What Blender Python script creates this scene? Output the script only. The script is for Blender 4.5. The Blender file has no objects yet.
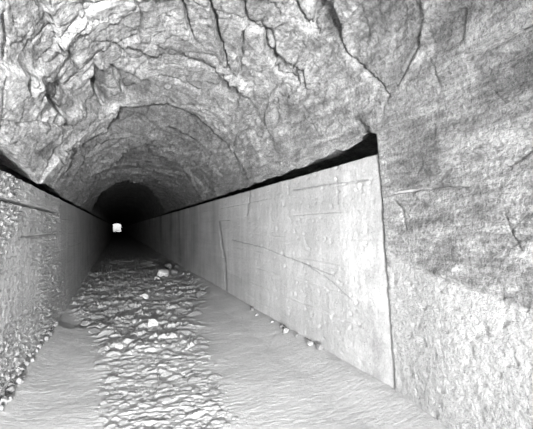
import bpy, math, random
import numpy as np
from mathutils import Vector, Matrix, Euler
random.seed(7); RNG = np.random.default_rng(7)
SC = bpy.context.scene; COL = SC.collection
W, H = 533.0, 429.0
F = 400.0; YAW = math.atan(148.5/400.0); CT, ST = math.cos(YAW), math.sin(YAW)
CAMZ = 1.6; HOR = 228.0
XR, XL, TOPR, TOPL = 2.34, -1.0, 2.307, 2.125      # wall planes and wall tops (metres)
LEN = 188.0; MOUTH = -3.0
XC = 0.67; ZC = 1.7
def bend(Y): return -1.2*np.clip((Y-50)/(LEN-50), 0, 1)**2   # the bore drifts slightly left far inside

# ------------------------------------------------------------------ maths
def project(P):
    x, y, z = P[..., 0], P[..., 1], P[..., 2]
    d = np.maximum(x*ST + y*CT, 0.05)
    return W/2 + F*(x*CT - y*ST)/d, HOR - F*(z-CAMZ)/d
def sstep(a, b, x):
    t = np.clip((x-a)/(b-a), 0, 1); return t*t*(3-2*t)
def _hash(ix, iy, iz, s):
    h = (ix.astype(np.uint32)*np.uint32(374761393) + iy.astype(np.uint32)*np.uint32(668265263)
         + iz.astype(np.uint32)*np.uint32(2147483647) + np.uint32(s*974634777 & 0xffffffff))
    h ^= h >> np.uint32(13); h *= np.uint32(1274126177); h ^= h >> np.uint32(16)
    h *= np.uint32(2246822519); h ^= h >> np.uint32(13)
    return h
def hashf(ix, iy, iz, s): return _hash(ix, iy, iz, s).astype(np.float64)/4294967295.0
def perlin(P, seed=0):
    P = np.asarray(P); I = np.floor(P).astype(np.int32); f = (P-I).astype(np.float32); u = f*f*f*(f*(f*6-15)+10)
    out = 0
    for dx in (0, 1):
        wx = u[..., 0] if dx else 1-u[..., 0]
        for dy in (0, 1):
            wy = u[..., 1] if dy else 1-u[..., 1]
            for dz in (0, 1):
                wz = u[..., 2] if dz else 1-u[..., 2]
                h = _hash(I[..., 0]+dx, I[..., 1]+dy, I[..., 2]+dz, seed)
                g0 = (h & np.uint32(1023)).astype(np.float32)*np.float32(1/511.5)-1
                g1 = ((h >> np.uint32(10)) & np.uint32(1023)).astype(np.float32)*np.float32(1/511.5)-1
                g2 = ((h >> np.uint32(20)) & np.uint32(1023)).astype(np.float32)*np.float32(1/511.5)-1
                out = out + wx*wy*wz*(g0*(f[..., 0]-dx)+g1*(f[..., 1]-dy)+g2*(f[..., 2]-dz))
    return out*1.1
def fbm(P, octv=4, seed=0, gain=.5, ridged=False):
    a, s, t = 1.0, 0, 0
    for o in range(octv):
        n = perlin(P*(2.03**o)+o*7.3, seed+o)
        if ridged: n = .5-2*np.abs(n)
        s = s+a*n; t += a; a *= gain
    return s/t
def facets(P, seed=0, tilt=.5, jump=.3):
    """blocky broken rock: every cell is a tilted plane; also distance to the nearest joint"""
    I = np.floor(P).astype(np.int32)
    b1 = np.full(P.shape[:-1], 9.0); b2 = b1.copy(); W_ = np.zeros(P.shape, np.int32); O_ = np.zeros(P.shape)
    for dx in (-1, 0, 1):
        for dy in (-1, 0, 1):
            for dz in (-1, 0, 1):
                a, b, c = I[..., 0]+dx, I[..., 1]+dy, I[..., 2]+dz
                h = _hash(a, b, c, seed)
                D = np.stack([P[..., 0]-a-(h & np.uint32(1023))/1023.0, P[..., 1]-b-((h >> np.uint32(10)) & np.uint32(1023))/1023.0,
                              P[..., 2]-c-((h >> np.uint32(20)) & np.uint32(1023))/1023.0], -1)
                d = np.einsum('...i,...i', D, D)
                cl = d < b1
                b2 = np.where(cl, b1, np.minimum(b2, d)); b1 = np.where(cl, d, b1)
                m = cl[..., None]; W_ = np.where(m, np.stack([a, b, c], -1), W_); O_ = np.where(m, D, O_)
    w = [W_[..., k] for k in range(3)]
    val = jump*(hashf(*w, seed+6)-.5)
    for k in range(3): val = val+2*tilt*(hashf(*w, seed+3+k)-.5)*O_[..., k]
    return val, np.sqrt(b2)-np.sqrt(b1), hashf(*w, seed+7)
def polyline_dist(u, v, pts):
    """signed distance in reference pixels to a polyline, plus running fraction"""
    best = np.full(u.shape, 1e9); frac = np.zeros_like(best); side = np.zeros_like(best)
    n = len(pts)-1
    for i in range(n):
        (x0, y0), (x1, y1) = pts[i], pts[i+1]
        dx, dy = x1-x0, y1-y0; L = dx*dx+dy*dy
        t = np.clip(((u-x0)*dx+(v-y0)*dy)/L, 0, 1)
        d = np.hypot(u-x0-t*dx, v-y0-t*dy); c = dx*(v-y0)-dy*(u-x0)
        m = d < best
        best = np.where(m, d, best); frac = np.where(m, (i+t)/n, frac); side = np.where(m, np.sign(c), side)
    return best, frac, side
def in_poly(u, v, pts):
    ins = np.zeros(u.shape, bool); j = len(pts)-1
    for i in range(len(pts)):
        xi, yi = pts[i]; xj, yj = pts[j]
        if yi != yj:
            ins ^= ((yi > v) != (yj > v)) & (u < (xj-xi)*(v-yi)/(yj-yi)+xi)
        j = i
    return ins
def soft_poly(u, v, pts, w):
    d, _, _ = polyline_dist(u, v, list(pts)+[pts[0]])
    sd = np.where(in_poly(u, v, pts), d, -d)
    return sstep(-w, w, sd)

# ------------------------------------------------------------------ mesh helpers
def grid_mesh(name, P, tone=None, faces_mask=None, flip=False):
    n, m = P.shape[:2]
    idx = np.arange(n*m).reshape(n, m)
    q = np.stack([idx[:-1, :-1], idx[1:, :-1], idx[1:, 1:], idx[:-1, 1:]], -1).reshape(-1, 4)
    if flip: q = q[:, ::-1]
    if faces_mask is not None:
        q = q[faces_mask.reshape(-1)]
        used = np.unique(q); remap = np.zeros(n*m, np.int64); remap[used] = np.arange(len(used))
        q = remap[q]; co = P.reshape(-1, 3)[used]; tn = None if tone is None else tone.reshape(-1, tone.shape[-1])[used]
    else:
        co = P.reshape(-1, 3); tn = None if tone is None else tone.reshape(-1, tone.shape[-1])
    me = bpy.data.meshes.new(name)
    me.vertices.add(len(co)); me.vertices.foreach_set('co', co.astype(np.float32).ravel())
    me.loops.add(len(q)*4); me.loops.foreach_set('vertex_index', q.astype(np.int32).ravel())
    me.polygons.add(len(q)); me.polygons.foreach_set('loop_start', np.arange(0, len(q)*4, 4, dtype=np.int32))
    me.polygons.foreach_set('loop_total', np.full(len(q), 4, np.int32))
    me.polygons.foreach_set('use_smooth', np.ones(len(q), bool))
    me.update(calc_edges=True); me.validate()
    if tn is not None:
        for k, nm in enumerate(('tone', 'patch', 'crack')[:tn.shape[-1]]):
            at = me.attributes.new(nm, 'FLOAT', 'POINT'); at.data.foreach_set('value', tn[:, k].astype(np.float32))
    return me
def link(name, me, mat, kind=None, label=None, cat=None, group=None, parent=None):
    o = bpy.data.objects.new(name, me); COL.objects.link(o)
    if mat and not me.materials: me.materials.append(mat)
    for k, v in (('kind', kind), ('label', label), ('category', cat), ('group', group)):
        if v: o[k] = v
    if parent: o.parent = parent
    return o

# ------------------------------------------------------------------ materials
class NT:
    def __init__(s, name):
        s.m = bpy.data.materials.new(name); s.m.use_nodes = True; s.t = s.m.node_tree; s.n = s.t.nodes; s.l = s.t.links
        s.n.clear(); s.out = s.n.new('ShaderNodeOutputMaterial'); s.b = s.n.new('ShaderNodeBsdfPrincipled')
        s.l.new(s.b.outputs[0], s.out.inputs[0]); s.b.inputs['Roughness'].default_value = .9
        s.b.inputs['Specular IOR Level'].default_value = .15
        tc = s.n.new('ShaderNodeNewGeometry'); s.pos = tc.outputs['Position']
    def put(s, sock, v):
        if isinstance(v, (int, float)): sock.default_value = v
        elif isinstance(v, tuple): sock.default_value = v
        else: s.l.new(v, sock)
    def math(s, op, a, b=0.0, clamp=False):
        x = s.n.new('ShaderNodeMath'); x.operation = op; x.use_clamp = clamp
        s.put(x.inputs[0], a); s.put(x.inputs[1], b); return x.outputs[0]
    def map(s, scale=(1, 1, 1), rot=(0, 0, 0), src=None):
        x = s.n.new('ShaderNodeMapping'); s.l.new(src or s.pos, x.inputs[0]); x.inputs['Rotation'].default_value = rot
        x.inputs['Scale'].default_value = scale; return x.outputs[0]
    def noise(s, vec, scale, det=4, rough=.6, dist=0):
        x = s.n.new('ShaderNodeTexNoise'); s.l.new(vec, x.inputs['Vector']); x.inputs['Scale'].default_value = scale
        x.inputs['Detail'].default_value = det; x.inputs['Roughness'].default_value = rough; x.inputs['Distortion'].default_value = dist
        return x.outputs[0]
    def voro(s, vec, scale, feat='F1'):
        x = s.n.new('ShaderNodeTexVoronoi'); x.feature = feat; s.l.new(vec, x.inputs['Vector']); x.inputs['Scale'].default_value = scale
        return x.outputs['Distance']
    def ramp(s, v, *stops):
        x = s.n.new('ShaderNodeMapRange'); x.clamp = True; s.put(x.inputs[0], v)
        for i, k in enumerate(stops): x.inputs[i+1].default_value = k
        return x.outputs[0]
    def attr(s, nm):
        x = s.n.new('ShaderNodeAttribute'); x.attribute_name = nm; return x.outputs['Fac']
    def grey(s, v):
        c = s.n.new('ShaderNodeCombineColor')
        for i in range(3): s.put(c.inputs[i], v)
        s.l.new(c.outputs[0], s.b.inputs['Base Color'])
    def bump(s, h, dist=.02, strength=1.0):
        x = s.n.new('ShaderNodeBump'); x.inputs['Distance'].default_value = dist; x.inputs['Strength'].default_value = strength
        s.l.new(h, x.inputs['Height']); s.l.new(x.outputs[0], s.b.inputs['Normal'])

def mat_rock():
    s = NT('tunnel_rock')
    big = s.noise(s.map(), 1.3, 5, .6)
    streak = s.noise(s.map((1.6, 1.0, 7), (.5, .35, .3)), 2.2, 6, .68, .6)
    streak2 = s.noise(s.map((9, 1.2, 3), (.1, .7, -.4)), 2.4, 5, .65, .4)
    fine = s.noise(s.map(), 34, 4, .75)
    spk = s.noise(s.map(), 85, 2, .6)
    v = s.math('MULTIPLY', s.ramp(big, .3, .7, .74, 1.18), s.ramp(streak, .32, .68, .56, 1.28))
    v = s.math('MULTIPLY', v, s.ramp(streak2, .32, .68, .68, 1.25))
    v = s.math('MULTIPLY', v, s.ramp(fine, .34, .66, .56, 1.32))
    v = s.math('MULTIPLY', v, s.ramp(spk, .30, .42, .60, 1.0))
    v = s.math('MULTIPLY', v, .42)
    v = s.math('MULTIPLY', v, s.attr('tone'))
    # cement skim on the lower part of the near right side
    pf = s.noise(s.map(), 28, 4, .7)
    pv = s.math('MULTIPLY', s.ramp(pf, .3, .7, .36, .60), s.ramp(s.noise(s.map(), 70, 2, .5), .28, .40, .6, 1))
    mx = s.n.new('ShaderNodeMix'); s.l.new(s.attr('patch'), mx.inputs[0]); s.l.new(v, mx.inputs[2]); s.l.new(pv, mx.inputs[3])
    s.grey(mx.outputs[0])
    hb = s.math('ADD', s.math('MULTIPLY', fine, .7), s.math('MULTIPLY', s.noise(s.map((1, 1, 2.5), (.5, .35, .3)), 12, 5, .7), 1.0))
    hb = s.math('ADD', hb, s.math('MULTIPLY', spk, .25))
    s.bump(hb, .035, .9)
    return s.m
def mat_concrete(left):
    s = NT('board_marked_concrete_'+('left' if left else 'right'))
    big = s.noise(s.map(), 1.1, 5, .6)
    run = s.noise(s.map((1, 2.2, .22)), 1.6, 5, .6, .3)      # vertical run-down stains
    board = s.noise(s.map((1, .35, 5)), 1.2, 3, .5)
    fine = s.noise(s.map(), 40, 4, .7)
    v = s.math('MULTIPLY', s.ramp(big, .3, .7, .86, 1.1), s.ramp(run, .35, .65, .88, 1.06))
    v = s.math('MULTIPLY', v, s.ramp(board, .3, .7, .92, 1.06))
    v = s.math('MULTIPLY', v, s.ramp(fine, .3, .7, .82, 1.14))
    v = s.math('MULTIPLY', v, s.ramp(s.noise(s.map(), 60, 1, .5), .24, .33, .55, 1))
    v = s.math('MULTIPLY', v, s.attr('tone'))
    s.grey(s.math('MULTIPLY', v, .46 if left else .55))
    h = s.math('ADD', s.math('MULTIPLY', fine, .5), s.noise(s.map(), 16 if left else 9, 4, .6))
    if left:
        lump = s.ramp(s.noise(s.map(), 22, 2, .5), .55, .72, 0, 1.6)
        h = s.math('ADD', h, lump)
    s.bump(h, .022 if left else .012, .9)
    return s.m
def mat_soil():
    s = NT('silty_soil')
    big = s.noise(s.map(), 1.4, 5, .6); fine = s.noise(s.map(), 30, 5, .75)
    dr = s.noise(s.map((1, 2.5, 1), (0, 0, .5)), 9, 4, .6)
    v = s.math('MULTIPLY', s.ramp(big, .3, .7, .88, 1.08), s.ramp(fine, .3, .7, .84, 1.14))
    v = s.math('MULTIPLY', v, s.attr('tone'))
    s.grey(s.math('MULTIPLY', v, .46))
    s.bump(s.math('ADD', s.math('MULTIPLY', fine, .8), dr), .012, .9)
    return s.m
def mat_stone(name, base, lo=.8, hi=1.15):
    s = NT(name)
    oi = s.n.new('ShaderNodeObjectInfo').outputs['Random']
    v = s.math('MULTIPLY', s.ramp(oi, 0, 1, lo, hi), s.ramp(s.noise(s.map(), 22, 5, .7), .3, .7, .72, 1.2))
    v = s.math('MULTIPLY', v, s.ramp(s.noise(s.map(), 90, 2, .6), .28, .42, .6, 1))
    s.grey(s.math('MULTIPLY', v, base))
    s.bump(s.noise(s.map(), 30, 5, .75), .02, .9)
    return s.m
M_ROCK = mat_rock(); M_CR = mat_concrete(False); M_CL = mat_concrete(True); M_SOIL = mat_soil()
M_SLAB = mat_stone('flaky_rubble_stone', .34); M_PALE = mat_stone('pale_boulder_stone', .72, .95, 1.05); M_DARK = mat_stone('dark_rubble_stone', .22)
M_FOOT = mat_stone('crumbled_cement', .27, .7, 1.1); M_TWIG = mat_stone('dry_twig_wood', .12)

# ------------------------------------------------------------------ rock vault
def ygrid(y0, y1, step_log, mouth=True):
    a = list(np.exp(np.arange(math.log(y0), math.log(y1), step_log)))
    b = list(np.exp(np.linspace(math.log(y1), math.log(LEN), 110)))
    c = list(np.linspace(MOUTH, y0, 50)[:-1]) if mouth else []
    return np.array(c+a+b)

# cracks drawn on the rock: polyline in the photo's frame, half width px, depth m
CRACKS = [
 ([(182,0),(187,22),(193,40)], 1.0, .12), ([(209,0),(214,18),(218,41),(224,54),(229,68)], 1.8, .22),
 ([(244,0),(246,21),(252,28),(264,32),(267,50),(273,56)], 1.2, .16), ([(243,30),(240,50),(239,74)], .7, .07),
 ([(265,44),(271,54),(272,68)], 2.6, .28), ([(272,68),(280,77),(292,80),(306,86)], 1.0, .12),
 ([(273,55),(288,63),(298,66),(306,84)], .8, .08), ([(291,0),(300,14),(312,30),(318,38)], 1.6, .2),
 ([(304,3),(311,5),(326,9),(336,22),(340,41)], 1.9, .25), ([(340,41),(350,60),(360,69),(370,80),(380,87),(388,97)], 1.0, .14),
 ([(388,97),(383,106),(381,128),(378,136)], .9, .06), ([(418,0),(421,20),(414,52),(396,88)], .8, .04),
 ([(466,56),(480,52),(492,46),(505,40),(533,27)], 1.7, .13), ([(388,193),(410,190),(440,187),(466,188)], 1.0, .09),
 ([(494,92),(503,102),(515,103),(533,97)], 1.4, .12), ([(383,255),(398,262),(413,268),(445,281),(483,292),(533,312)], .9, .04),
 ([(504,212),(512,232),(521,250)], .6, .04), ([(533,150),(520,160),(505,166)], .9, .07),
 ([(32,0),(42,8),(52,18)], 1.5, .14), ([(56,19),(59,35),(63,58)], .8, .09), ([(3,0),(6,16)], 2.0, .12),
 ([(26,73),(25,80),(28,88)], 1.8, .16), ([(38,47),(48,40),(60,33)], .8, .08), ([(94,82),(100,95),(104,108)], 2.0, .14),
 ([(115,72),(119,82),(124,92)], 2.0, .13), ([(40,83),(46,96),(60,111)], 1.6, .12), ([(68,44),(72,60),(80,72)], .9, .07),
 ([(159,77),(180,82),(200,94)], 1.0, .06), ([(96,44),(115,48),(130,62)], 1.0, .06), ([(10,20),(12,45),(8,60)], 1.2, .09),
 ([(0,118),(18,123),(40,120),(75,124)], 1.2, .09), ([(62,148),(75,147),(83,152)], 1.4, .11), ([(389,340),(391,348),(392,354)], 1.6, .07), ([(393,372),(396,384),(401,393)], 2.0, .08), ([(385,258),(388,285),(389,330)], .8, .03), ([(404,415),(410,420),(418,422)], 1.2, .05), ([(60,33),(90,16)], .4, .03), ([(90,16),(120,24),(143,36)], .4, -.02), ([(180,60),(210,72),(238,76)], .7, .03),
 ([(388,200),(396,210),(400,230)], .9, .04), ([(430,60),(440,90),(433,120)], .7, .04), ([(400,150),(430,144),(470,128),(500,120)], .8, .05),
]
# patches of rock pushed back (positive) or standing forward (negative): polygon, metres, edge width px, tone
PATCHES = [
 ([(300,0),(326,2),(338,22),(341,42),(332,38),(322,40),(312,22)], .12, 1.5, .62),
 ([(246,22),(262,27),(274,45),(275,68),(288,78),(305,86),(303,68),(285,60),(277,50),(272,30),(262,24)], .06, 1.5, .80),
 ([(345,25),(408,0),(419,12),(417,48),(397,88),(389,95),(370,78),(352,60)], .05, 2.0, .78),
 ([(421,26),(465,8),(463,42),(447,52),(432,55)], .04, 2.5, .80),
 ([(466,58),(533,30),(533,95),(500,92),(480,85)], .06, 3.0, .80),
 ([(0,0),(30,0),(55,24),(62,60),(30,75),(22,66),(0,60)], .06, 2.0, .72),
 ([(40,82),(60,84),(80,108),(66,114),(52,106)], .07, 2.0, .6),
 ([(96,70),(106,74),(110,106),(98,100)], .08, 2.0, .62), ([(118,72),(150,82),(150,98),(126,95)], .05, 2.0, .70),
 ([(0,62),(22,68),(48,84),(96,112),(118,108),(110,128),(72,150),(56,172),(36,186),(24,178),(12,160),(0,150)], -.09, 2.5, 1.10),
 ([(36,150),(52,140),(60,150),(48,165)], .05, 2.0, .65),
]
_ext = lambda pts: [(-80 if x == 0 else 640 if x == 533 else x, -60 if y == 0 else y) for x, y in pts]
PATCHES = [(_ext(p), a, b, t) for p, a, b, t in PATCHES]
ARCH1 = [(20,300),(38,190),(58,180),(70,165),(74,152),(92,140),(107,133),(111,120),(122,108),(150,103),(185,110),(213,134),(236,160),(250,186),(262,300)]
ARCH2 = [(60,300),(84,205),(100,178),(124,158),(146,149),(168,158),(186,180),(200,206),(205,300)]
ARCH3 = [(80,300),(91,212),(104,197),(118,188),(130,187),(144,191),(156,203),(163,214),(166,300)]

def build_rock():
    Y = ygrid(1.2, 14.0, .0062); NP = 800
    phi = np.linspace(math.radians(-50), math.radians(232), NP)
    YY, PH = np.meshgrid(Y, phi, indexing='ij')
    c, s = np.cos(PH), np.sin(PH)
    def sup(a, b, p):
        sp = np.maximum(s, 0)
        return ((np.abs(c)/a)**p+(sp/b)**p)**(-1/p)
    # beyond the seam the vault springs from behind the concrete
    rf = sup(1.86, 1.85, 2.0)
    rn = sup(1.60, 1.85, 3.0)
    def fix(r):   # no wider than a straight side below the springing
        return r
    rf = fix(rf); rn = fix(rn)
    zf = ZC + rf*s
    seam = 3.22
    Y0 = YY; YY = YY-.10*(2.3-np.clip(zf, 0, 2.3))*(c > 0)*sstep(1.5, 2.6, YY)*sstep(6, 3.6, YY)
    wide = .05+1.2*sstep(2.45, 3.1, zf)
    wn = 1-sstep(-.5, .5, (Y0-seam-.45*(wide-.05))/wide)
    wn = np.where(c < 0, 0, wn)
    r = rf*(1-wn)+rn*wn
    P = np.stack([XC+r*c, YY, ZC+r*s], -1)
    # fit left springing: lower by tapering
    left = sstep(0, -1.0, c)
    P[..., 2] -= .33*left*sstep(1.2, 2.0, P[..., 2])*np.clip(-(P[..., 0]-XC)/1.7, 0, 1)
    # fit the gap over the right wall
    right = sstep(.3, 1, (P[..., 0]-XC)/1.7)*(1-wn)*(c > 0)
    P[..., 2] += right*(.02-.10*sstep(3.2, 7.5, YY))
    tw = np.where(c > 0, TOPR, TOPL)+.1
    P[..., 2] = np.where(P[..., 2] > tw, tw+(P[..., 2]-tw)*(1-.42*sstep(4.2, 13, YY)), P[..., 2])
    u, v = project(P)
    nrm = np.stack([c, np.zeros_like(c), s], -1)
    # tone map (random per block, set per patch, darker roof steps and upper near side)
    tone = np.ones_like(u); disp = np.zeros_like(u)
    warp = np.stack([fbm(P*.9, 3, 11), fbm(P*.9, 3, 21), fbm(P*.9, 3, 31)], -1)
    Q = P+warp*.26
    amp = 1.0*(1-.45*wn)
    # broken blocks, flattened along the bedding
    R = np.array(Euler((.5, .35, .3)).to_matrix())
    B = Q@R.T
    f1, e1, i1 = facets(B*np.array([.9, .7, 1.6]), 3, .55, .35)
    f2, e2, i2 = facets(B*np.array([2.6, 1.9, 4.5])+5, 13, .5, .4)
    f3, e3, i3 = facets((B+warp*.2)*np.array([6, 4.2, 11])+9, 23, .5, .5)
    disp += amp*(.13*f1+.055*f2+.026*f3)
    disp += amp*(.10*fbm(P*.8, 3, 41)+.022*fbm(P*np.array([3, 3, 5]), 4, 51))
    disp += (.018+.016*wn)*fbm(B*np.array([9, 9, 20]), 4, 61)
    tone *= .92+.16*i1; tone *= .90+.2*i2
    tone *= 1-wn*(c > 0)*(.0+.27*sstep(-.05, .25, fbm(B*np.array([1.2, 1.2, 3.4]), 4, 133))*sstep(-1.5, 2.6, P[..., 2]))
    # small joints only between some blocks
    j = (1-sstep(0, .035, e1))*.05*(i1 > .4)+(1-sstep(0, .05, e2))*.022*(i2 > .55)
    disp += j*(1-.75*wn)
    disp += .07*sstep(.30, .40, fbm(B*np.array([5, 3, 11])+2, 3, 141))*(1-.5*wn)*sstep(-.1, .1, fbm(P*.8+4, 2, 143))
    # jitter so drawn lines are ragged
    ju = u+3.0*fbm(P*7, 3, 71); jv = v+3.0*fbm(P*7+3, 3, 81)
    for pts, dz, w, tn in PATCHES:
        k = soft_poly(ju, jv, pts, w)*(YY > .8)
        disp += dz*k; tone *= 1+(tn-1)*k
    # successive rounds of blasting: the roof steps up behind each lip
    far = (YY > 1.5)
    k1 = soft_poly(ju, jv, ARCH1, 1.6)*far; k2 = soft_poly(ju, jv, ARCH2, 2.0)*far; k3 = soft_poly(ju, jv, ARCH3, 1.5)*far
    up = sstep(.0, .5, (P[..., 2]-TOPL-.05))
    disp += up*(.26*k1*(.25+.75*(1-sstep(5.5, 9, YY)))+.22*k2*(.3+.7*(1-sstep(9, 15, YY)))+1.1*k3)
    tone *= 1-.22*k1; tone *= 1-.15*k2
    ck = np.zeros_like(u)
    for pts, w, dep in CRACKS:
        d, fr, _ = polyline_dist(u+1.6*fbm(P*9, 3, 91), v+1.6*fbm(P*9+5, 3, 95), pts)
        ww = w*(.45+.75*np.sin(np.pi*np.clip(fr, .04, .96)))*(1+.5*fbm(P*5, 2, 97))
        k = (1-sstep(ww*.55, ww*1.5+.4, d))*(YY > .8)
        disp += dep*k; ck = np.maximum(ck, k)
    # cement skim lower right
    patch_poly = [(384,254),(398,262),(413,268),(445,281),(483,292),(533,312),(700,380),(700,700),(300,700),(386,400)]
    pk = soft_poly(ju, jv, patch_poly, 2.5)*(wn > .5)*(YY < 3.6)
    lowz = (wn > .5)*(YY <= 1.2)*sstep(1.3, 1.1, P[..., 2])
    pk = np.maximum(pk, lowz)
    disp = disp*(1-.78*pk)-.015*pk
    grit = fbm(P*11, 4, 101); pits = sstep(.12, .3, fbm(P*np.array([9, 9, 13]), 2, 111))
    disp += pk*(.022*grit+.03*pits)
    # right side stays close to the wall plane; overbreak pocket behind the wall tops
    disp *= (1-.55*wn*(P[..., 2] < 2.6))
    topw = np.where(c > 0, TOPR, TOPL)
    gap = np.where(c > 0, np.interp(YY, [3.2, 3.7, 5, 7, 10], [.24, .18, .115, .085, .07]), np.interp(YY, [3.8, 4.6, 5.6, 6.1, 6.7, 7.6, 8.6, 10], [.26, .21, .12, .05, .13, .13, .07, .06]))
    d2 = (P[..., 2]-topw-gap)
    nearw = sstep(.95, 1.0, np.abs(P[..., 0]-XC)/1.67)
    disp = disp*(1-.75*(1-sstep(.05, .7, np.abs(d2))))
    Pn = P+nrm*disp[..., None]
    d3 = Pn[..., 2]-topw-gap*(1+.8*fbm(P*3, 3, 121))
    pocket = (1-sstep(-.012, .012, d3))*(1-wn)*sstep(3.0, 3.2, Y0)*(1-sstep(25, 40, YY))
    pocket = pocket*(1-sstep(.6, 1.3, -d3))
    Pn[..., 0] += np.sign(c)*pocket*(.7+.5*sstep(0, .2, -d3)); Pn[..., 2] += .45*pocket*(1-sstep(.05, .5, -d3))
    # never in front of the concrete
    Pn[..., 0] = np.where((c > 0) & (wn < .5) & (Pn[..., 2] < TOPR+.02), np.maximum(Pn[..., 0], XR+.33), Pn[..., 0])
    Pn[..., 0] = np.where((c < 0) & (Pn[..., 2] < TOPL+.02), np.minimum(Pn[..., 0], XL-.33), Pn[..., 0])
    nr = (c > 0) & (wn > .9) & (Pn[..., 2] < 2.5)
    lim = XR-.008+.020*fbm(P*np.array([4, 4, 7]), 4, 151)-.05*sstep(2.9, 2.0, YY)
    Pn[..., 0] = np.where(nr, Pn[..., 0]+.065*sstep(2.2, 2.95, YY), Pn[..., 0])
    Pn[..., 0] = np.where(nr, np.minimum(Pn[..., 0], lim+ck*.12+.04*np.clip(disp, -1, 0)), Pn[..., 0])
    lowf = 1-.22*sstep(50, LEN, YY)
    Pn[..., 2] = np.where(Pn[..., 2] > 1, 1+(Pn[..., 2]-1)*lowf, Pn[..., 2]); Pn[..., 0] += bend(YY)
    T = np.stack([np.clip(tone, .35, 1.5), pk, ck], -1)
    # near right face is its own piece of the setting
    fw = (wn[:-1, :-1] > .5) & (c[:-1, :-1] > 0) & (ZC+rn*s < 3.0)[:-1, :-1] & (v[:-1, :-1] > -1e9)
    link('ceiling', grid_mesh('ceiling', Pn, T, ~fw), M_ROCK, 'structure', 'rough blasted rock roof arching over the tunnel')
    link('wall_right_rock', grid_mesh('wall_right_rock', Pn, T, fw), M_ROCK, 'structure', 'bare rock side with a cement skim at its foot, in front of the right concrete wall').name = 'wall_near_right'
build_rock()

# ------------------------------------------------------------------ concrete walls
def build_wall(side):
    right = side > 0
    y0 = 3.0 if right else MOUTH
    Y = ygrid(2.7 if right else 3.0, 14.0, .006, mouth=not right)
    top = TOPR if right else TOPL; xw = XR if right else XL
    zf = np.linspace(-.25, top, 250)
    prof = [(0, z) for z in zf]+[(t, top) for t in (.004, .012, .03, .1, .2, .3)]+[(.3, 1.2), (.3, -.25)]
    off = np.array([p[0] for p in prof]); zz = np.array([p[1] for p in prof])
    YY, ZZ = np.meshgrid(Y, zz, indexing='ij'); OO = np.broadcast_to(off, YY.shape).copy()
    P = np.stack([xw+side*OO, YY, ZZ], -1)
    u, v = project(P)
    front = (OO < .02)
    d = .020*fbm(P*np.array([1, .7, 1.2]), 3, 201); d += .004*fbm(P*9, 3, 205)
    tone = 1+.0*YY
    # form board lines
    for k, zb in enumerate(np.arange(.28, top-.1, .30)):
        zl = zb+.012*fbm(np.stack([YY*.6, YY*0+k*3.7, YY*0], -1), 2, 210)*2
        on = sstep(-.10, .12, fbm(np.stack([YY*.7, YY*0+k*9.1, YY*0], -1), 2, 220))
        g = (1-sstep(.003, .011, np.abs(ZZ-zl)))*on
        d += .009*g; d += .005*np.sign(ZZ-zl)*np.exp(-np.abs(ZZ-zl)/.1)*on
    if right:
        lines = [([(219,222),(222,245),(225,262),(226,300)], .9, .02), ([(232,240),(262,247),(300,262),(334,276)], .35, .004),
                 ([(242,163+15),(250,192),(247,215)], .5, .008), ([(293,190),(330,184),(368,180)], .6, .012), ([(302,262),(330,280),(352,300)], .3, .002),
                 ([(178,205),(179,235),(180,262)], .8, .02), ([(336,176),(339,192),(338,204)], .3, .004)]
        for pts, w, dep in lines:
            q, fr, _ = polyline_dist(u+1.2*fbm(P*6, 3, 231), v+1.2*fbm(P*6+2, 3, 232), pts)
            k = 1-sstep(w*.4, w*1.6+.4, q); d += dep*k; tone *= 1-.35*k
        # damp streaks down the wall, ends of pours
        for yc, w, t in ((19.3, .35, .55), (13.0, .55, .80), (10.3, .5, .82), (15.5, .3, .85), (24, .6, .6)):
            tone *= 1-(1-t)*np.exp(-((YY+.15*fbm(P*1.3, 2, 240)-yc)/w)**2)*sstep(.2, 1.4, ZZ)
        pt = sstep(.36, .44, fbm(P*16+4, 1, 250)); d += .010*pt
        tone *= 1-.10*sstep(.0, .25, fbm(P*np.array([1, .5, .9]), 3, 255))
        tone *= 1-.22*sstep(3.9, 3.2, YY)*sstep(-.15, .25, fbm(P*np.array([1, 5, 4]), 4, 256))
        d += .03*sstep(.25, 0, ZZ)*fbm(P*10, 3, 260)
    else:
        # strong cold joint near the top, rough honeycombed face with cement lumps
        zj = 1.86+.02*fbm(np.stack([YY*.8, YY*0, YY*0], -1), 2, 300)
        on = sstep(8.2, 7.0, YY)
        d += .09*(1-sstep(.009, .022, np.abs(ZZ-zj)))*on
        d += .03*(1-sstep(.004, .012, np.abs(ZZ-1.50)))*sstep(5.0, 5.2, YY)*sstep(7.8, 7.4, YY)
        rough = sstep(-.12, .15, fbm(P*np.array([1, .5, .9]), 3, 310))*sstep(12, 7, YY)+.8*sstep(.9, .2, ZZ)
        lump = sstep(.0, .34, fbm(P*np.array([20, 17, 22]), 3, 320)); d -= .034*lump*(rough*.8+.2)
        rub = sstep(.30, .03, ZZ); d += rub*(.07*fbm(P*8, 3, 330)-.02)
        tone *= 1-.14*sstep(.2, .5, fbm(P*np.array([1, 2.5, .4]), 3, 340))
    if right: d = .012+(d-.012)*sstep(3.0, 3.5, YY)
    P[..., 0] += side*np.where(front, d, 0)
    P[..., 2] += np.where(ZZ >= top-.03, .018*fbm(np.stack([YY*2.2, YY*0, YY*0], -1), 3, 350), 0)
    P[..., 2] *= 1-.15*sstep(50, LEN, YY); P[..., 0] += bend(YY)
    nm = 'wall_right' if right else 'wall_left'
    T = np.stack([np.clip(tone, .3, 1.3)], -1)
    link(nm, grid_mesh(nm, P, T), M_CR if right else M_CL, 'structure',
         'smooth pale board-formed concrete wall along the right side' if right else 'lumpy grey concrete wall along the left side')
    if right:   # flat near end of the pour
        pass
build_wall(1); build_wall(-1)

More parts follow.
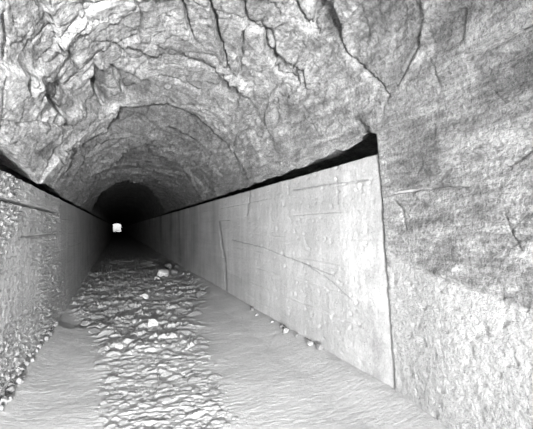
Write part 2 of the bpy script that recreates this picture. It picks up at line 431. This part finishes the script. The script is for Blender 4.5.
# ------------------------------------------------------------------ floor
def strip(Y):
    l = np.interp(Y, [-3, 3.2, 4.5, 7.0, 7.9, 9, 12], [.0, -.12, -.2, -.42, -.7, -1.05, -1.2])
    r = np.interp(Y, [-3, 3.2, 4.5, 6, 7.5, 8.6, 10, 14], [.7, .95, 1.05, 1.25, 1.42, 1.75, 2.15, 2.5])
    return l, r
def floor_z(X, Y):
    X = np.asarray(X, float); Y = np.asarray(Y, float)
    P = np.stack([X, Y, X*0], -1)
    l, r = strip(Y); wv = .07*fbm(P*1.6, 3, 401)
    ins = sstep(-.12, .30, X-l+1.6*wv)*sstep(-.14, .32, r+1.6*wv-X)
    z = -.015*ins-.05*ins*sstep(5, 8, Y)+.02*fbm(P*1.1, 3, 402)
    z += .10*sstep(.5, 0, XR-X)+.04*sstep(1.6, .3, XR-X)*(1-ins)
    z += .06*sstep(.35, 0, X-XL)*(1-.5*ins)
    return z, ins
def build_floor():
    Y = ygrid(2.7, 16.0, .0042); X = np.linspace(-1.6, 3.0, 600)
    YY, XX = np.meshgrid(Y, X, indexing='ij')
    z, ins = floor_z(XX, YY); P = np.stack([XX, YY, z*0], -1)
    wob = np.stack([XX+.12*fbm(P*2, 2, 411), YY+.16*fbm(P*2.3+3, 3, 412), z*0], -1)
    f, e, i = facets(wob*np.array([3.2, 6.5, 1]), 33, .0, .0)
    # flaky plates that rise away from the tunnel mouth and break off
    s1 = 4.2; ph = YY*s1+1.1*fbm(P*np.array([1.8, 2.6, 1]), 3, 421)*3.0
    saw = (ph-np.floor(ph)); saw = np.where(saw < .82, saw/.82, (1-saw)/.18)
    ph2 = YY*11+XX*.6+fbm(P*np.array([3.5, 5, 1]), 3, 431)*3.4
    saw2 = ph2-np.floor(ph2); saw2 = np.where(saw2 < .8, saw2/.8, (1-saw2)/.2)
    farw = sstep(4.4, 6, YY)
    on = .35+.65*sstep(-.1, .2, fbm(P*np.array([2.2, 3, 1]), 2, 441))
    z += ins*(.085*farw*saw*on+(.019+.026*farw)*saw2*on)
    z += ins*(.034*fbm(P*np.array([7, 13, 1]), 4, 451)+.012*(i-.5))
    z += (1-ins)*(.006*fbm(P*np.array([8, 11, 1]), 4, 461)+.010*fbm(P*3, 3, 471))
    tone = 1.0+(1-ins)*.04-ins*(.0+.22*sstep(4.4, 6, YY))  # strip darkened farther in, painting extra shade into the gaps between plates
    # trodden shelf ending left of the rubble
    k = sstep(0, .05, YY-(7.0+.25*fbm(P*3, 2, 481)-.3*(XX+.6)))*sstep(-.35, -.5, XX-.15*0)
    z -= .07*k*(1-ins)
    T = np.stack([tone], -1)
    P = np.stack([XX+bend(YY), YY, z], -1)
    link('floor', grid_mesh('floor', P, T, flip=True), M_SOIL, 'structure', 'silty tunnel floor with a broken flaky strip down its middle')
build_floor()

# ------------------------------------------------------------------ loose stones
def stone_mesh(name, seed, flat=.28, n=26, m=12, rag=.22, lx=1.0):
    """irregular stone, unit half-width, flattened, with flaked flat faces"""
    th = np.linspace(0, 2*np.pi, n+1)[:-1]; ph = np.linspace(0, np.pi, m)
    TH, PHI = np.meshgrid(th, ph, indexing='ij')
    D = np.stack([np.sin(PHI)*np.cos(TH), np.sin(PHI)*np.sin(TH), np.cos(PHI)], -1)
    r = np.full(TH.shape, 1.0)
    rg = np.random.default_rng(seed)
    for k in range(9):                                    # cut planes
        nrm = rg.normal(size=3); nrm[2] *= .35; nrm /= np.linalg.norm(nrm)
        c = D@nrm; h = rg.uniform(.62, .95)
        r = np.where(c > 0.05, np.minimum(r, h/np.maximum(c, .05)), r)
    r = r*(1+rag*fbm(D*1.6+seed, 3, seed)+.05*fbm(D*5+seed, 2, seed+3))
    P = D*r[..., None]; P[..., 2] = np.clip(P[..., 2]*1.5, -.8, .72+.15*fbm(D*2+seed, 2, seed+9))*flat; P[..., 0] *= lx
    P = np.concatenate([P, P[:1]], 0)
    me = grid_mesh(name, P, flip=True)
    bmod = __import__('bmesh').new(); bmod.from_mesh(me); __import__('bmesh').ops.remove_doubles(bmod, verts=bmod.verts, dist=1e-4)
    __import__('bmesh').ops.recalc_face_normals(bmod, faces=bmod.faces)
    bmod.to_mesh(me); bmod.free()
    me.polygons.foreach_set('use_smooth', np.ones(len(me.polygons), bool))
    try: me.set_sharp_from_angle(angle=math.radians(38))
    except Exception: pass
    return me
SLABS = [stone_mesh('flat_stone', 500+k*7, .22, lx=random.uniform(1.2, 1.9)) for k in range(12)]
CHUNKS = [stone_mesh('rubble_stone', 900+k*7, .85, rag=.3) for k in range(8)]
def put(name, me, mat, x, y, size, rot, label, cat='stone', group=None, sink=.3, zoff=0):
    o = link(name, me, None, None, label, cat, group)
    if not me.materials: me.materials.append(mat)
    if o.material_slots[0].material is not mat:
        o.material_slots[0].link = 'OBJECT'; o.material_slots[0].material = mat
    z, _ = floor_z(x, y)
    hgt = (max(v.co.z for v in me.vertices)-min(v.co.z for v in me.vertices))*size
    o.location = (x, y, float(z)+hgt*(.5-sink)+zoff); o.scale = (size,)*3; o.rotation_euler = rot
    return o
def floor_from_px(px, py):
    d = F*CAMZ/(py-HOR); cx = (px-W/2)/F*d
    return (cx*CT+d*ST, d*CT-cx*ST)
# slabs along the strip, biggest in the middle distance
placed = []; cand = []
tries = 0
while len(cand) < 640 and tries < 40000:
    tries += 1
    y = math.exp(random.uniform(math.log(3.15), math.log(22))); l, r = strip(y)
    x = random.uniform(float(l)+.02, float(r)-.05)
    s = random.uniform(.06, .17)*float(np.interp(y, [3, 4.6, 6, 12, 20], [.36, .52, 1.0, 1.15, 1.3]))
    if random.random() < .75*max(0, 1-min(x-l, r-x)/.28): continue
    if x-1.9*s < XL+.1 or x+1.9*s > XR-.1: continue
    if all((abs(x-a)/(1.15*(s+b)))**2+(abs(y-c)/(.62*(s+b)))**2 > 1 for a, c, b in placed if abs(y-c) < .6):
        placed.append((x, y, s)); cand.append((s/y, x, y, s))
cand.sort(reverse=True)
big, small = cand[:285], cand[285:]
for k, (_, x, y, s) in enumerate(big):
    tilt = random.uniform(.22, .50)
    put('flat_stone', SLABS[k % 12], M_SLAB, x, y, s, (tilt, random.uniform(-.10, .10), random.uniform(-.35, .35)+(math.pi if k % 3 == 0 else 0)*0),
        'flat flaky grey stone half buried in the broken strip down the tunnel floor', 'stone', 'flat stones in the broken strip of the floor', sink=float(np.interp(y, [3, 4.8, 5.6, 9], [.72, .62, .36, .30])))
import bmesh
def merged(name, items):
    V = []; Fc = []; n = 0
    for me, M in items:
        c = np.empty(len(me.vertices)*3, np.float32); me.vertices.foreach_get('co', c); c = c.reshape(-1, 3)
        A = np.array(M); V.append(c@A[:3, :3].T+A[:3, 3]); Fc += [[q+n for q in p.vertices] for p in me.polygons]; n += len(c)
    me = bpy.data.meshes.new(name); me.from_pydata(np.concatenate(V).tolist(), [], Fc); me.update(); return me
tiny = [stone_mesh('crumb', 1200+k, .5, n=8, m=6, rag=.4) for k in range(6)]
items = []
for k, (_, x, y, s) in enumerate(small):
    items.append((SLABS[k % 12], x, y, s, .005))
for k in range(420):
    y = math.exp(random.uniform(math.log(3.0), math.log(8))); l, r = strip(y); x = random.uniform(float(l)-.02, float(r)+.02)
    items.append((tiny[k % 6], x, y, random.uniform(.006, .016)*(1+.1*y), .002))
zz = floor_z(np.array([i[1] for i in items]), np.array([i[2] for i in items]))[0]
me = merged('stone_crumbs', [(m, Matrix.Translation((x, y, float(z)+dz)) @ Euler((random.uniform(.1, .4), random.uniform(-.1, .1), random.uniform(-.4, .4))).to_matrix().to_4x4() @ Matrix.Scale(s_, 4))
     for (m, x, y, s_, dz), z in zip(items, zz)])
link('stone_crumbs', me, M_SLAB, 'stuff', 'small broken stone crumbs scattered over the middle of the tunnel floor', 'gravel')

# single stones that stand out
def px_stone(px, py, wpx, mat, mi, label, rot=(.1, 0, .2), chunk=True, group=None, sink=.2, name='stone', zoff=0):
    x, y = floor_from_px(px, py); d = x*ST+y*CT
    return put(name, (CHUNKS if chunk else SLABS)[mi], mat, x, y, wpx*d/F/2, rot, label, 'stone', group, sink, zoff)
px_stone(163.5, 276, 13, M_PALE, 0, 'pale rounded boulder at the foot of the right wall deep in the tunnel', (.5, .2, .3), sink=.1, name='boulder')
px_stone(157, 279, 7, M_PALE, 1, 'small pale stone leaning just in front of the pale rounded boulder', (.2, .5, .5), sink=.1)
px_stone(155, 276, 8, M_SLAB, 2, 'slim light stone at the left of the pale rounded boulder', (.1, .3, .3), False)
px_stone(174, 273, 9, M_DARK, 3, 'dark stone in shade at the right of the pale boulder', (.3, .1, .9), sink=.1)
px_stone(168, 268, 9, M_DARK, 4, 'dark stone behind the pale rounded boulder', (.2, .3, 1.9), sink=.1)
px_stone(180, 277, 7, M_DARK, 5, 'dark flat stone against the right wall beside the pale boulder', (.2, .3, .4), False)
px_stone(144, 297, 9, M_PALE, 6, 'bright pointed stone standing up in the rubble strip before the boulder', (.9, .3, .5), sink=.05)
px_stone(153, 326, 13, M_PALE, 7, 'bright tilted stone with a black gap behind it, in the middle of the strip', (.5, .1, .3), sink=.05)
px_stone(168, 326, 6, M_DARK, 1, 'small dark upright stone right of the bright tilted stone', (.3, .9, .4), sink=.05)
px_stone(119, 348, 10, M_PALE, 2, 'bright lump of stone near the left edge of the rubble strip', (.2, .2, .4), sink=.15)
px_stone(108, 352, 14, M_DARK, 3, 'dark flat stone at the left edge of the rubble strip', (.1, .1, .2), False)
px_stone(200, 414, 14, M_PALE, 5, 'pale flat stone near the right edge of the strip, closest to the viewer', (.3, .1, .2), False)
px_stone(197, 391, 10, M_SLAB, 7, 'stone curled up at the right edge of the strip above the soil bank', (.4, .2, .5), False)
for k, (a, b, w) in enumerate([(75,275,4), (73,282,5), (78,271,3), (70,289,4)]):
    px_stone(a, b, w, M_PALE if k < 2 else M_SLAB, k, ['upper pale pebble at the foot of the left wall in the dark part', 'lower pale pebble at the foot of the left wall in the dark part',
       'tiny grey pebble farthest along the foot of the left wall', 'grey pebble at the foot of the left wall nearest of the far four'][k], sink=.1, name='pebble')
for k in range(26):
    y = 3.9+k*.135+random.uniform(-.05, .05); s = random.uniform(.014, .042)
    put('rubble_stone', CHUNKS[k % 8], M_FOOT, XL+.03+random.uniform(0, .07), y, s, (random.random()*3, random.random(), random.random()*3),
        'small crumbled stone lying along the foot of the lumpy left wall', 'stone', 'crumbled stones along the left wall', sink=.15, zoff=.01)
for k, (x, y) in enumerate([(2.25,5.8),(2.27,5.45),(2.22,5.2),(2.26,4.9),(2.25,4.5),(2.28,4.3),(2.2,6.4),(2.26,6.8)]):
    put('rubble_stone', CHUNKS[(k+3) % 8], M_DARK if k % 2 else M_SLAB, x, y, .03+.01*(k % 3), (k, k*.3, k*.7),
        'small stone fallen along the foot of the pale right wall', 'stone', 'small stones along the right wall', sink=.2)
# dead twigs poking from the strip
def twig(pts, rad, label):
    cu = bpy.data.curves.new('twig', 'CURVE'); cu.dimensions = '3D'; cu.bevel_depth = rad; cu.bevel_resolution = 2
    sp = cu.splines.new('POLY'); sp.points.add(len(pts)-1)
    for i, p in enumerate(pts): sp.points[i].co = (*p, 1); sp.points[i].radius = 1-.5*i/len(pts)
    o = bpy.data.objects.new('tmp', cu); COL.objects.link(o)
    me = bpy.data.meshes.new_from_object(o.evaluated_get(bpy.context.evaluated_depsgraph_get())); bpy.data.objects.remove(o)
    link('twig', me, M_TWIG, None, label, 'twig')
x, y = floor_from_px(158, 386); z = float(floor_z(x, y)[0])
twig([(x, y, z+.0), (x+.02, y+.05, z+.05), (x+.0, y+.1, z+.08), (x+.03, y+.2, z+.07), (x+.01, y+.3, z+.02)], .006, 'dark thin twig sticking up from the near part of the strip')
x, y = floor_from_px(152, 400); z = float(floor_z(x, y)[0])
twig([(x, y, z+.01), (x+.04, y+.06, z+.045), (x+.06, y+.14, z+.05), (x+.1, y+.2, z+.02)], .004, 'thin short twig lying nearest the viewer in the strip')

# ------------------------------------------------------------------ outside both ends
def ground(name, y0, y1, x0, x1, z0, z1, seed, label):
    X = np.linspace(x0, x1, 60); Yv = np.linspace(y0, y1, 60); YY, XX = np.meshgrid(Yv, X, indexing='ij')
    P = np.stack([XX, YY, XX*0], -1); Z = z0+(z1-z0)*(YY-y0)/(y1-y0)+.3*fbm(P*.3, 3, seed)*np.minimum(1, np.abs(YY-y0 if y0 > 0 else YY-y1)/3)
    link(name, grid_mesh(name, np.stack([XX, YY, Z], -1), np.stack([np.full_like(Z, 1.0 if y0 < 0 else .10)], -1), flip=True), M_SOIL, 'structure', label)
ground('ground', -28, MOUTH, -16, 18, -.02, -.02, 601, 'open ground before the tunnel mouth')
ground('ground', LEN, LEN+30, -20, 20, -.02, 16, 602, 'open ground beyond the far portal')

# ------------------------------------------------------------------ camera, light
cam = bpy.data.cameras.new('camera'); co = bpy.data.objects.new('camera', cam); COL.objects.link(co)
co.location = (0, 0, CAMZ); co.rotation_euler = (math.pi/2, 0, -YAW)
cam.sensor_width = 36; cam.lens = 36*F/W; cam.shift_y = (HOR-H/2)/W; cam.clip_start = .05; cam.clip_end = 600
SC.camera = co
wd = bpy.data.worlds.new('overcast_sky'); SC.world = wd; wd.use_nodes = True
bg = wd.node_tree.nodes['Background']; bg.inputs[0].default_value = (1, 1, 1, 1); bg.inputs[1].default_value = 3.2
pl = bpy.data.lights.new('mouth_daylight_portal', 'AREA'); pl.shape = 'RECTANGLE'; pl.size = 3.9; pl.size_y = 3.7
pl.cycles.is_portal = True
po = bpy.data.objects.new('mouth_daylight_portal', pl); COL.objects.link(po); po.location = (XC, MOUTH+.02, 1.85)
po.rotation_euler = (math.pi/2, 0, math.pi)   # faces +Y, into the tunnel
po.rotation_euler = (-math.pi/2, 0, 0) if False else (math.pi/2, 0, 0)
po.rotation_euler = (math.radians(90), 0, math.radians(180))
SC.cycles.max_bounces = 10; SC.cycles.diffuse_bounces = 8
vs = SC.view_settings; vs.view_transform = 'Standard'; vs.look = 'None'; vs.gamma = 1; vs.use_curve_mapping = False; vs.exposure = 2.45
lp = bpy.data.lights.new('photo_lamp', 'SPOT'); lp.shadow_soft_size = .14; lp.energy = 1600; lp.spot_size = math.radians(68); lp.spot_blend = 1.0
lo = bpy.data.objects.new('photo_lamp', lp); COL.objects.link(lo); lo.location = (-.3, -2.9, 1.0)
lo.rotation_euler = Vector((.03, 1, .06)).to_track_quat('-Z', 'Y').to_euler()
